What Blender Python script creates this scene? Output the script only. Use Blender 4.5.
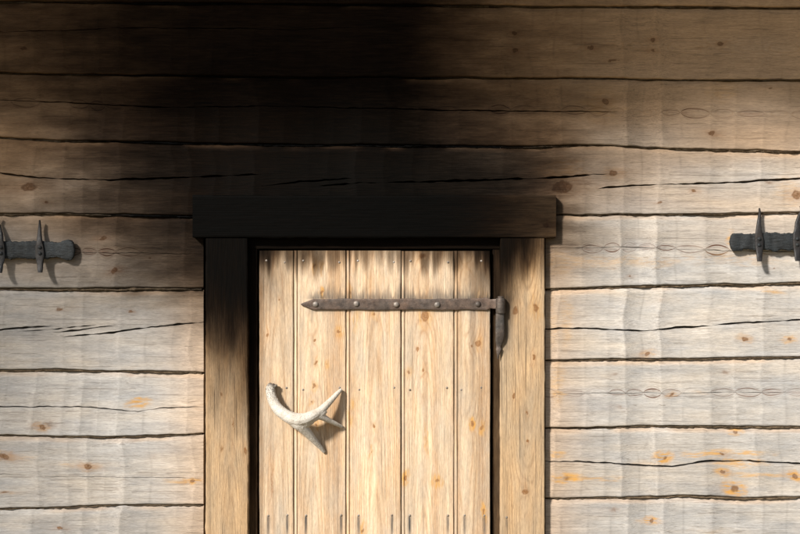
import bpy, bmesh, math, random
import numpy as np
from mathutils import Vector

for o in list(bpy.data.objects): bpy.data.objects.remove(o, do_unlink=True)
scene = bpy.context.scene
col = scene.collection

# ------------------------------------------------------------------ camera, sky, sun, exposure
D = 3.3333                      # camera to wall, metres
S = 0.003                       # metres per photo pixel on the wall face (y = 0)
CZ = 1.45                       # eye height
cam_d = bpy.data.cameras.new('camera'); cam = bpy.data.objects.new('camera', cam_d); col.objects.link(cam)
cam.location = (0, -D, CZ); cam.rotation_euler = (math.radians(90), 0, 0)
cam_d.sensor_width = 36; cam_d.lens = 50; cam_d.clip_start = 0.05; cam_d.clip_end = 600
scene.camera = cam

SUN_EL, SUN_AZ = 33.0, 41.0     # degrees: height, and how far to the left of straight-on
el, az = math.radians(SUN_EL), math.radians(SUN_AZ)
sun_from = Vector((-math.sin(az)*math.cos(el), -math.cos(az)*math.cos(el), math.sin(el)))
world = bpy.data.worlds.new('World'); scene.world = world; world.use_nodes = True
wn = world.node_tree.nodes; wl = world.node_tree.links
bg = wn['Background']; sky = wn.new('ShaderNodeTexSky'); sky.sky_type = 'NISHITA'; sky.sun_disc = False
sky.sun_elevation = el; sky.sun_rotation = math.atan2(sun_from.x, sun_from.y) % (2*math.pi)
wl.new(sky.outputs[0], bg.inputs[0]); bg.inputs[1].default_value = 0.065
sd = bpy.data.lights.new('sun', 'SUN'); sun = bpy.data.objects.new('sun', sd); col.objects.link(sun)
sd.energy = 4.2; sd.angle = math.radians(6.5); sd.color = (1.0, 0.94, 0.865)
sun.rotation_euler = (-sun_from).to_track_quat('-Z', 'Y').to_euler(); sun.location = sun_from*20
vs = scene.view_settings; vs.view_transform = 'Standard'; vs.look = 'None'; vs.gamma = 1; vs.use_curve_mapping = False
vs.exposure = 0.95

# ------------------------------------------------------------------ helpers
def PX(px, y=0.0): return (np.asarray(px, float) - 400)*S*(D + y)/D
def PZ(py, y=0.0): return CZ + (267 - np.asarray(py, float))*S*(D + y)/D
def toPX(x, y=0.0): return np.asarray(x)*D/(D + y)/S + 400
def toPY(z, y=0.0): return 267 - (np.asarray(z) - CZ)*D/(D + y)/S

def sm(t): return t*t*(3 - 2*t)
def sstep(a, b, x): return sm(np.clip((x - a)/(b - a), 0, 1))
def n1(x, period, seed):
    tab = np.random.RandomState(seed).rand(4096)
    u = np.asarray(x, float)/period + 997.3; i = np.floor(u).astype(int); f = sm(u - i)
    return tab[i % 4096]*(1 - f) + tab[(i + 1) % 4096]*f - 0.5
def n2(x, z, px_, pz_, seed):
    tab = np.random.RandomState(seed).rand(256, 256)
    u = x/px_ + 997.3; v = z/pz_ + 531.7
    i = np.floor(u).astype(int); j = np.floor(v).astype(int); f = sm(u - i); g = sm(v - j)
    a = tab[i % 256, j % 256]; b = tab[(i + 1) % 256, j % 256]; c = tab[i % 256, (j + 1) % 256]; d = tab[(i + 1) % 256, (j + 1) % 256]
    return (a*(1 - f) + b*f)*(1 - g) + (c*(1 - f) + d*f)*g - 0.5

def link(name, me, mat, parent=None, label=None):
    o = bpy.data.objects.new(name, me); col.objects.link(o)
    if mat: me.materials.append(mat)
    if parent: o.parent = parent
    if label: o['label'] = label
    return o
def thing(name, label, cat, loc=(0, 0, 0), group=None):
    o = bpy.data.objects.new(name, None); col.objects.link(o); o.location = loc
    o.empty_display_size = 0.1
    o['label'] = label; o['category'] = cat
    if group: o['group'] = group
    return o

def grid_mesh(name, V, attrs=None, flip=False, sharp=35, wrap=False):
    """V: (rows, cols, 3) array -> quad mesh with per-vertex attributes"""
    R_, C_ = V.shape[:2]
    me = bpy.data.meshes.new(name)
    idx = np.arange(R_*C_).reshape(R_, C_)
    if wrap: idx = np.concatenate([idx, idx[:, :1]], axis=1)
    a, b, c, d = idx[:-1, :-1], idx[:-1, 1:], idx[1:, 1:], idx[1:, :-1]
    q = np.stack([a, b, c, d] if not flip else [a, d, c, b], axis=-1).reshape(-1, 4)
    me.vertices.add(R_*C_); me.vertices.foreach_set('co', V.reshape(-1).astype(np.float32))
    me.loops.add(q.size); me.loops.foreach_set('vertex_index', q.reshape(-1).astype(np.int32))
    me.polygons.add(len(q)); me.polygons.foreach_set('loop_start', np.arange(0, q.size, 4, dtype=np.int32))
    me.polygons.foreach_set('use_smooth', np.ones(len(q), dtype=bool))
    me.update(calc_edges=True); me.validate()
    if sharp: me.set_sharp_from_angle(angle=math.radians(sharp))
    for k, arr in (attrs or {}).items():
        if arr.ndim == 3:
            at = me.attributes.new(k, 'FLOAT_VECTOR', 'POINT'); at.data.foreach_set('vector', arr.reshape(-1).astype(np.float32))
        else:
            at = me.attributes.new(k, 'FLOAT', 'POINT'); at.data.foreach_set('value', arr.reshape(-1).astype(np.float32))
    return me

# ------------------------------------------------------------------ materials
class NT:
    def __init__(s, name):
        s.m = bpy.data.materials.new(name); s.m.use_nodes = True; s.t = s.m.node_tree
        s.b = s.t.nodes['Principled BSDF']
    def new(s, t, **kw):
        n = s.t.nodes.new(t)
        for k, v in kw.items(): setattr(n, k, v)
        return n
    def put(s, sock, v):
        if hasattr(v, 'links') or isinstance(v, bpy.types.NodeSocket): s.t.links.new(v, sock)
        else: sock.default_value = v
    def math(s, op, a, b=0.0, clamp=False):
        n = s.new('ShaderNodeMath', operation=op, use_clamp=clamp); s.put(n.inputs[0], a); s.put(n.inputs[1], b); return n.outputs[0]
    def attr(s, name, vec=False):
        n = s.new('ShaderNodeAttribute', attribute_name=name); return n.outputs['Vector' if vec else 'Fac']
    def vmul(s, v, k):
        n = s.new('ShaderNodeVectorMath', operation='MULTIPLY'); s.put(n.inputs[0], v); n.inputs[1].default_value = k; return n.outputs[0]
    def noise(s, v, scale=1.0, detail=3.0, rough=0.55, dist=0.0):
        n = s.new('ShaderNodeTexNoise'); s.put(n.inputs['Vector'], v); n.inputs['Scale'].default_value = scale
        n.inputs['Detail'].default_value = detail; n.inputs['Roughness'].default_value = rough; n.inputs['Distortion'].default_value = dist
        return n.outputs['Fac']
    def rng(s, v, a, b, c=0.0, d=1.0, smooth=False):
        n = s.new('ShaderNodeMapRange', clamp=True); n.interpolation_type = 'SMOOTHSTEP' if smooth else 'LINEAR'
        s.put(n.inputs[0], v); n.inputs[1].default_value = a; n.inputs[2].default_value = b; n.inputs[3].default_value = c; n.inputs[4].default_value = d
        return n.outputs[0]
    def mix(s, f, a, b, mode='MIX'):
        n = s.new('ShaderNodeMix', data_type='RGBA', blend_type=mode); s.put(n.inputs[0], f)
        for i, v in ((6, a), (7, b)):
            if isinstance(v, tuple): n.inputs[i].default_value = (*v, 1) if len(v) == 3 else v
            else: s.put(n.inputs[i], v)
        return n.outputs[2]
    def grey(s, v):
        n = s.new('ShaderNodeCombineColor'); [s.put(n.inputs[i], v) for i in range(3)]; return n.outputs[0]
    def bump(s, h, strength, dist):
        n = s.new('ShaderNodeBump'); s.put(n.inputs['Height'], h); n.inputs['Strength'].default_value = strength
        n.inputs['Distance'].default_value = dist; s.t.links.new(n.outputs[0], s.b.inputs['Normal'])
    def out(s, color, rough=0.8, spec=0.2, metal=0.0):
        s.put(s.b.inputs['Base Color'], color if not isinstance(color, tuple) else (*color, 1))
        s.put(s.b.inputs['Roughness'], rough); s.b.inputs['Specular IOR Level'].default_value = spec
        s.b.inputs['Metallic'].default_value = metal
        return s.m

def wood(name, early, late, weather, w_lo, w_hi, ring_amt, spacing, hair_amt, blotch=(1.2, 9.0), knot_in=(.13, .07, .035), streak=0.0, aged=(.30, .205, .125)):
    t = NT(name)
    gc = t.attr('gc', True); rad = t.attr('rad'); soot = t.attr('soot'); knot = t.attr('knot'); resin = t.attr('resin'); stain = t.attr('stain')
    f1 = t.noise(t.vmul(gc, (13, 200, 200)), 1, 3, .68)
    f2 = t.noise(t.vmul(gc, (60, 620, 620)), 1, 2, .7)
    bl = t.noise(t.vmul(gc, (blotch[0], blotch[1], blotch[1])), 1, 4, .6, .4)
    b2 = t.noise(t.vmul(gc, (5, 40, 40)), 1, 4, .65)
    wob = t.noise(t.vmul(gc, (7, 40, 40)), 1, 2)
    ph = t.math('ADD', t.math('DIVIDE', rad, spacing), t.math('MULTIPLY', wob, 0.5))
    sn = t.math('SINE', t.math('MULTIPLY', ph, 2*math.pi))
    ring = t.math('POWER', t.math('MULTIPLY_ADD', sn, 0.5) if False else t.math('ADD', t.math('MULTIPLY', sn, 0.5), 0.5), 4.0)
    eye = t.attr('eye'); weath = t.attr('weath')
    ringm = t.math('MULTIPLY', ring, t.rng(b2, .3, .7, ring_amt*0.4, ring_amt*1.1))
    c = t.mix(ringm, early, late)
    if streak:
        st = t.noise(t.vmul(gc, (.6, 48, 48)), 1, 2, .5)
        c = t.mix(t.rng(st, .42, .68, 0, streak), c, late)
        c = t.mix(t.rng(st, .45, .28, 0, streak*.8), c, tuple(min(1, k*1.12) for k in early))
    c = t.mix(t.math('MULTIPLY', t.rng(bl, .32, .66, w_lo, w_hi), weath), c, weather)
    b3 = t.noise(t.vmul(gc, (5.0, 16, 16)), 1, 4, .65)
    c = t.mix(t.math('MULTIPLY', t.rng(b3, .38, .72, 0, .75), weath), c, tuple(k*f for k, f in zip(weather, (.70, .74, .80))))
    c = t.mix(t.math('SUBTRACT', .85, t.math('MULTIPLY', weath, .85)), c, aged)
    q = t.math('ADD', t.attr('q'), t.math('MULTIPLY', t.math('SUBTRACT', wob, .5), .35))
    l1 = t.rng(t.math('ABSOLUTE', t.math('SUBTRACT', q, 1.0)), .06, .26, 1, 0)
    l2 = t.rng(t.math('ABSOLUTE', t.math('SUBTRACT', q, .50)), .02, .16, .6, 0)
    l3 = t.rng(t.math('ABSOLUTE', t.math('SUBTRACT', q, 1.6)), .02, .22, .35, 0)
    ln = t.math('MAXIMUM', t.math('MAXIMUM', l1, t.math('MULTIPLY', l2, t.rng(b2, .42, .56))), l3)
    c = t.mix(t.math('MULTIPLY', t.math('MULTIPLY', t.rng(q, .5, .2, 0, .5), eye), t.rng(b3, .5, .6), True), c, (.22, .10, .06))
    c = t.mix(t.math('MULTIPLY', t.math('MULTIPLY', ln, eye), t.rng(f1, .3, .55, .6, 1.1), True), c, (.10, .045, .026))
    c = t.mix(1.0, c, t.grey(t.attr('tone')), 'MULTIPLY')
    c = t.mix(1.0, c, t.grey(t.rng(f1, .25, .75, .80, 1.14)), 'MULTIPLY')
    c = t.mix(1.0, c, t.grey(t.rng(b2, .25, .75, .80, 1.14)), 'MULTIPLY')
    c = t.mix(1.0, c, t.grey(t.rng(f2, .3, .7, .80, 1.15)), 'MULTIPLY')
    # hairline checks and specks
    hn = t.noise(t.vmul(gc, (3.2, 210, 210)), 1, 2, .5, .3)
    hair = t.rng(hn, .635, .66, 0, hair_amt)
    dn = t.noise(t.vmul(gc, (34, 420, 420)), 1, 1, .5)
    c = t.mix(t.rng(dn, .66, .72, 0, hair_amt*.8), c, (.10, .07, .045))
    c = t.mix(hair, c, (.07, .05, .035))
    sp = t.noise(t.vmul(gc, (150, 260, 260)), 1, 1)
    c = t.mix(t.rng(sp, .74, .8, 0, .35), c, (.09, .06, .04))
    # resin and knots
    rn = t.noise(t.vmul(gc, (30, 160, 160)), 1, 3)
    rf = t.math('MULTIPLY', t.math('MULTIPLY', resin, t.rng(f1, .3, .6, .45, 1)), t.rng(rn, .38, .55, .1, 1.15), True)
    c = t.mix(rf, c, (.46, .25, .065))
    kn = t.noise(t.vmul(gc, (160, 160, 160)), 1, 2)
    kr = t.math('SINE', t.math('ADD', t.math('MULTIPLY', knot, 17.0), t.math('MULTIPLY', kn, 5.0)))
    kc = t.mix(t.rng(kr, -1, 1), knot_in, tuple(k*1.7 for k in knot_in))
    kc = t.mix(t.rng(t.math('ABSOLUTE', t.math('SUBTRACT', knot, .30)), .0, .18, .45, 0), kc, tuple(k*.5 for k in knot_in))
    kc = t.mix(t.rng(knot, .55, .95, 0, .7), kc, tuple(k*.3 for k in knot_in))
    c = t.mix(t.math('MULTIPLY', t.attr('halo'), t.rng(f1, .3, .65, .35, .95), True), c, tuple(k*1.9 for k in knot_in))
    kf = t.math('MULTIPLY', t.rng(knot, .02, .2, 0, .92, True), t.rng(kn, .25, .6, .6, 1.05), True)
    c = t.mix(kf, c, kc)
    # iron stain, and the shade painted beside the pintle
    sf = t.math('MULTIPLY', stain, t.rng(f1, .3, .65, .45, 1.1), True)
    c = t.mix(sf, c, (.05, .047, .045))
    # soot from the smoke: optical depth, brown where thin, black where thick
    s1 = t.noise(t.vmul(gc, (6, 22, 22)), 1, 4, .6)
    edge = t.math('MULTIPLY', t.math('MULTIPLY', soot, t.math('SUBTRACT', 1.0, soot, True)), t.rng(s1, .25, .75, -.55, .55))
    ss = t.math('MAXIMUM', t.math('ADD', soot, edge), 0.0)
    ss = t.math('MULTIPLY', ss, t.rng(f1, .28, .72, .82, 1.13))
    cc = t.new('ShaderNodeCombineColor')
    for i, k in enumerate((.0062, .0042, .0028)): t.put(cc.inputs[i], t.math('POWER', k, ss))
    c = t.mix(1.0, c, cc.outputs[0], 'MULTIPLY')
    c = t.mix(1.0, c, t.mix(ss, (0, 0, 0), (.0011, .0012, .0011)), 'ADD')
    h = t.math('ADD', t.math('MULTIPLY', f1, .6), t.math('MULTIPLY', f2, .35))
    h = t.math('ADD', h, t.math('MULTIPLY', ring, -.25)); h = t.math('SUBTRACT', h, t.math('MULTIPLY', hair, .8))
    t.bump(h, .38, .0016)
    t.put(t.b.inputs['Specular IOR Level'], t.rng(ss, 0, .9, .14, .022))
    sp_ = t.b.inputs['Specular IOR Level']
    t.put(t.b.inputs['Base Color'], c); t.put(t.b.inputs['Roughness'], t.rng(ss, .3, 1.1, .85, .62))
    return t.m

M_log = wood('weathered_log_wood', (.46, .395, .315), (.25, .175, .11), (.415, .397, .372), .28, 1.0, .6, .0027, .32, aged=(.43, .255, .125))
M_door = wood('pine_plank_wood', (.59, .42, .262), (.36, .195, .085), (.60, .49, .36), .0, .5, 1.0, .0046, .3, (.8, 12), (.20, .10, .042), .85)
M_post = wood('oiled_post_wood', (.57, .38, .205), (.29, .165, .075), (.49, .37, .24), .0, .6, .9, .0045, .55, (1.0, 12), (.17, .08, .03), .45)

def iron(name, base, rust, r_amt, rough=.55, metal=.35, stretch=(60, 60, 60)):
    t = NT(name); tc = t.new('ShaderNodeTexCoord').outputs['Object']
    a = t.noise(t.vmul(tc, stretch), 1, 5, .65); b = t.noise(tc, 22, 4, .6); d = t.noise(tc, 420, 3, .6)
    c = t.mix(t.rng(b, .35, .65, 0, r_amt), base, rust)
    lo_, hi_ = (.3, 1.8) if stretch[2] > 100 else (.55, 1.45)
    c = t.mix(1.0, c, t.grey(t.rng(a, .3, .7, lo_, hi_)), 'MULTIPLY')
    c = t.mix(1.0, c, t.grey(t.rng(d, .3, .7, .75, 1.2)), 'MULTIPLY')
    t.bump(t.math('ADD', a, t.math('MULTIPLY', d, .4)), .7, .004 if stretch[2] > 100 else .002)
    return t.out(c, t.rng(b, .3, .7, rough - .1, rough + .15), .4, metal)
M_strap = iron('rusty_iron', (.080, .062, .051), (.115, .072, .05), .8)
M_dark_iron = iron('dark_hinge_iron', (.06, .055, .05), (.10, .065, .045), .5)
M_bolt = iron('worn_bolt_iron', (.22, .20, .18), (.16, .12, .09), .6, .5, .35)
M_nail = iron('galvanised_nail', (.24, .22, .20), (.16, .11, .07), .6, .55, .3)
M_rack = iron('blue_black_iron', (.013, .0175, .0205), (.014, .013, .012), .5, .6, .1, (45, 120, 300))
M_hook = iron('black_hook_iron', (.012, .012, .013), (.022, .016, .012), .6, .5, .15)

def antler_mat(root):
    t = NT('antler_bone'); tc = t.new('ShaderNodeTexCoord').outputs['Object']
    a = t.noise(tc, 45, 4, .6); b = t.noise(tc, 260, 3, .6)
    n = t.new('ShaderNodeVectorMath', operation='DISTANCE'); t.put(n.inputs[0], tc); n.inputs[1].default_value = root
    d = t.math('ADD', n.outputs['Value'], t.math('MULTIPLY', t.math('SUBTRACT', b, .5), .03))
    c = t.mix(t.rng(a, .3, .7), (.52, .49, .44), (.40, .36, .30))
    c = t.mix(t.rng(b, .5, .7, 0, .6), c, (.24, .2, .15))
    c = t.mix(t.math('MULTIPLY', t.rng(n.outputs['Value'], .075, .02), t.rng(b, .42, .6, 0, .9)), c, (.07, .06, .05))
    c = t.mix(t.rng(d, .019, .009), c, (.06, .045, .035))
    t.bump(t.math('ADD', a, t.math('MULTIPLY', b, .7)), .8, .003)
    return t.out(c, .62, .25)
def plain(name, c1, c2, scale, rough=.9, bump=.5, dist=.01):
    t = NT(name); tc = t.new('ShaderNodeTexCoord').outputs['Object']
    a = t.noise(tc, scale, 6, .65); b = t.noise(tc, scale*9, 3, .6)
    c = t.mix(t.rng(a, .3, .7), c1, c2); c = t.mix(1.0, c, t.grey(t.rng(b, .3, .7, .7, 1.25)), 'MULTIPLY')
    t.bump(t.math('ADD', a, t.math('MULTIPLY', b, .3)), bump, dist)
    return t.out(c, rough, .15)
def moss_mat():
    t = NT('dry_moss'); tc = t.new('ShaderNodeTexCoord').outputs['Object']
    a = t.noise(tc, 60, 5, .65); c = t.mix(t.rng(a, .3, .7), (.05, .036, .023), (.15, .11, .07))
    c = t.mix(t.rng(t.attr('soot'), 0, .6, 0, 1), c, (.003, .003, .003)); t.bump(a, .8, .006)
    return t.out(c, 1.0, .05)
M_moss = moss_mat()
M_ground = plain('dry_grass_ground', (.24, .185, .11), (.15, .13, .07), .7, 1.0, .5, .05)
M_stone = plain('field_stone', (.22, .21, .2), (.30, .28, .26), 6, .9, .6, .02)
M_roof = plain('roof_board_wood', (.16, .13, .10), (.22, .18, .14), 5, .9, .4, .004)
M_dark = plain('dark_back_board', (.02, .018, .015), (.03, .025, .02), 5, .95)

# ------------------------------------------------------------------ soot that poured out above the door (stain on the timber), photo pixels
SXc = np.array([-400, -60, 0, 70, 140, 200, 300, 400, 450, 500, 550, 600, 660, 800, 1200], float)
SYc = np.array([-400, -60, 20, 75, 110, 150, 180, 215, 250, 285, 300, 330, 370, 420], float)
SG = np.array([
 #-400  -60   0    70   140  200  300  400  450  500  550  600  660  800 1200
 [.20, .30, .34, .45, .60, .75, .80, .55, .32, .20, .12, .08, .04, .0, 0],
 [.15, .28, .34, .45, .65, .85, .95, .75, .42, .26, .15, .08, .04, .0, 0],
 [.10, .24, .36, .52, .74, .95, 1.0, .95, .46, .26, .15, .07, .03, .0, 0],
 [.08, .21, .32, .48, .72, .97, 1.0, 1.0, .50, .29, .17, .07, .02, .0, 0],
 [.06, .19, .29, .47, .74, 1.0, 1.1, 1.1, .56, .34, .20, .08, .02, .0, 0],
 [.04, .16, .25, .42, .70, 1.0, 1.1, 1.1, .75, .55, .33, .11, .03, .0, 0],
 [.03, .13, .23, .40, .74, 1.1, 1.2, 1.2, .95, .86, .60, .17, .03, .0, 0],
 [.02, .09, .19, .34, .68, 1.0, 1.2, 1.2, 1.1, .95, .46, .11, .02, .0, 0],
 [.01, .05, .13, .25, .47, .78, 1.0, 1.0, 1.0, .60, .18, .04, .01, .0, 0],
 [.00, .02, .09, .17, .32, .54, .80, .80, .80, .30, .06, .01, .0, .0, 0],
 [.00, .01, .07, .12, .15, .24, .50, .50, .50, .15, .03, .0, .0, .0, 0],
 [.00, .00, .04, .06, .02, .05, .20, .2, .2, .05, .01, .0, .0, .0, 0],
 [.00, .00, .02, .01, .0, .0, .0, .0, .0, .0, .0, .0, .0, .0, 0],
 [.00, .00, .00, .0, .0, .0, .0, .0, .0, .0, .0, .0, .0, .0, 0]])
def _bilin(gx, gy, G, px, py):
    px = np.clip(px, gx[0], gx[-1] - 1e-3); py = np.clip(py, gy[0], gy[-1] - 1e-3)
    i = np.clip(np.searchsorted(gx, px, 'right') - 1, 0, len(gx) - 2); j = np.clip(np.searchsorted(gy, py, 'right') - 1, 0, len(gy) - 2)
    f = (px - gx[i])/(gx[i + 1] - gx[i]); g = (py - gy[j])/(gy[j + 1] - gy[j])
    return (G[j, i]*(1 - f) + G[j, i + 1]*f)*(1 - g) + (G[j + 1, i]*(1 - f) + G[j + 1, i + 1]*f)*g
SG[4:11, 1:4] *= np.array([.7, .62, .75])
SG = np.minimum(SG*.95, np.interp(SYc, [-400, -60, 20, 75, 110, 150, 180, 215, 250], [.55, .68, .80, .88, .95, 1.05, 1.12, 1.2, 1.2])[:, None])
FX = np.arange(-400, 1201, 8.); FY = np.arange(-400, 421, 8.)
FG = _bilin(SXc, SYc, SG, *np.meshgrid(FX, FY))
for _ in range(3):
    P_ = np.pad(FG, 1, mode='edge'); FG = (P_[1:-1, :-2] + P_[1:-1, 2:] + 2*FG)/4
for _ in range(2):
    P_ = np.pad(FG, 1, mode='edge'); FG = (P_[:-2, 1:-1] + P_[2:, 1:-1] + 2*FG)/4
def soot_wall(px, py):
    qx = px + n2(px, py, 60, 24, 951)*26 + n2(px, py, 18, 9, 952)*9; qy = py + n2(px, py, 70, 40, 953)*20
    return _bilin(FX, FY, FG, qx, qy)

# ------------------------------------------------------------------ the log cabin: front wall
cabin = thing('log_cabin', 'weathered grey log cabin with soot-blackened wall above a pale plank door', 'cabin')

J = {  # log joints in photo pixels: left of door, right of door
 -5: ([(0, -362)], [(800, -352)]), -4: ([(0, -288)], [(800, -280)]), -3: ([(0, -216)], [(800, -208)]),
 -2: ([(0, -143)], [(800, -136)]), -1: ([(0, -70)], [(800, -64)]),
 0: ([(0, 1.5), (160, 2.5)], [(400, 4.5), (530, 6), (800, 8)]),
 1: ([(0, 73), (100, 75), (160, 75), (265, 77)], [(535, 78), (660, 79.5), (800, 80)]),
 2: ([(0, 138), (60, 141), (140, 142.5), (270, 145)], [(400, 146), (535, 147), (600, 145.5), (665, 149), (740, 151), (800, 152)]),
 3: ([(0, 214.5), (60, 214), (150, 216), (190, 217)], [(555, 215), (580, 216), (620, 214), (660, 215), (800, 213)]),
 4: ([(0, 289), (60, 290), (130, 289.5), (204, 289)], [(545, 290), (600, 288), (700, 286), (800, 283.5)]),
 5: ([(0, 371), (60, 371), (130, 372), (204, 373.5)], [(545, 361), (660, 359.5), (800, 358)]),
 6: ([(0, 435.5), (60, 437), (120, 437.5), (204, 434.5)], [(545, 429), (600, 428), (660, 427), (800, 428)]),
 7: ([(0, 510), (60, 508), (110, 506), (204, 506)], [(545, 499), (600, 498.5), (690, 497.5), (745, 499.5), (800, 498)]),
 8: ([(0, 578)], [(800, 569)]), 9: ([(0, 647)], [(800, 638)]), 10: ([(0, 716)], [(800, 708)])}
GAPL = {0: 3, 1: 3, 2: 3.4, 3: 5, 4: 5.4, 5: 3.6, 6: 3.2, 7: 3.2}
GAPR = {0: 3, 1: 2.6, 2: 3.4, 3: 2.2, 4: 3.8, 5: 3, 6: 3, 7: 3.4}

def joint(j, side, xs):
    L, R = J[j]
    pts = L if side == 'L' else R if side == 'R' else L + R
    px = toPX(xs)
    z = PZ(np.interp(px, [p[0] for p in pts], [p[1] for p in pts]))
    z = z + n1(xs, .11, 40 + j)*.0028 + n1(xs, .034, 80 + j)*.0016 + n1(xs, .011, 85 + j)*.0008
    gl, gr = GAPL.get(j, 3.2), GAPR.get(j, 3.2)
    g = np.interp(px, [205, 545], [gl, gr])*S if side == 'F' else (gl if side == 'L' else gr)*S + 0*xs
    return z, g*.42*(1 + n1(xs, .16, 120 + j)*1.2 + n1(xs, .03, 150 + j)*.5)

WALL_X0, WALL_X1 = -2.75, 2.75
def xs_between(a, b):
    parts = []
    fine = (-1.36, 1.36)
    def seg(p, q, st):
        if q - p > 1e-6: parts.append(np.linspace(p, q, max(2, int(round((q - p)/st)) + 1)))
    seg(a, min(b, fine[0]), .03); seg(max(a, fine[0]), min(b, fine[1]), .003); seg(max(a, fine[1]), b, .03)
    return np.unique(np.concatenate(parts))

# hewing facets shared by the wall (it was dressed after it was raised)
_rs = np.random.RandomState(5)
FB = [-3.0]
while FB[-1] < 3.1: FB.append(FB[-1] + _rs.uniform(.050, .090))
FB = np.array(FB); FA = _rs.uniform(.0006, .0022, len(FB)); FH = _rs.uniform(-.0048, .0048, len(FB)); FTONE = _rs.uniform(-.04, .035, len(FB))
def facet_u(x, z, seed):
    xj = x + n2(x, z, .5, .09, seed + 3)*.026 + (seed*.37 % 1 - .5)*.022
    i = np.clip(np.searchsorted(FB, xj) - 1, 0, len(FB) - 2)
    return i, (xj - FB[i])/(FB[i + 1] - FB[i])
def facets(x, z, seed):
    i, u = facet_u(x, z, seed)
    H = FH + np.random.RandomState(seed).uniform(-.0020, .0020, len(FB))
    amp = .5 + 1.0*(n2(x, z, .2, .16, seed) + .5)
    return (FA[i]*(4*u*(1 - u)) + H[i]*(1 - u) + H[i + 1]*u)*amp       # + = carved inwards

def apply_knots(px, py, knots, horiz=True):
    """knots: (px,py,r_along,r_across,strength,resin) in photo pixels -> rad offset, knot core, resin, brown halo"""
    dr = np.zeros_like(px); kn = np.zeros_like(px); rs = np.zeros_like(px); ha = np.zeros_like(px)
    wx = px + n2(px, py, 4.5, 4.5, 971)*2.6 + n2(px, py, 1.8, 1.8, 973)*1.2; wy = py + n2(px, py, 4.5, 4.5, 972)*2.6 + n2(px, py, 1.8, 1.8, 974)*1.2
    for (kx, ky, ra, rc, st, re) in knots:
        r_ = random.Random(int(kx*13 + ky*7))
        dx, dy = wx - kx, wy - ky
        al, ac = (dx, dy) if horiz else (dy, dx)
        sk = r_.uniform(-.35, .35); ac = ac + sk*al*.5
        big = st < .3
        d = np.sqrt((al/(ra*(1 if big else .72)))**2 + (ac/(rc*(1 if big else .72)))**2)
        kn = np.maximum(kn, np.clip(1 - d, 0, 1)*st*r_.uniform(.55, 1.0))
        o = r_.uniform(-1.2, 1.2)*ra
        ha = np.maximum(ha, min(1, st*(.75 if horiz else .45))*np.exp(-(((al - o*.6)/(ra*2.0))**2 + (ac/(rc*1.05))**2)))
        dd = np.sqrt((al/(ra*2.2))**2 + (ac/(rc*2.0))**2)
        dr += .010*np.exp(-dd*1.2)*min(1, .35 + max(st, re)*.6)*(rc/4)**.5
        if re > 0:
            h = np.sqrt((al/(ra*1.5 + 2))**2 + (ac/(rc*1.3))**2)
            rs = np.maximum(rs, re*sstep(1.3, .55, h))
    return dr, kn, rs, ha

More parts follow.
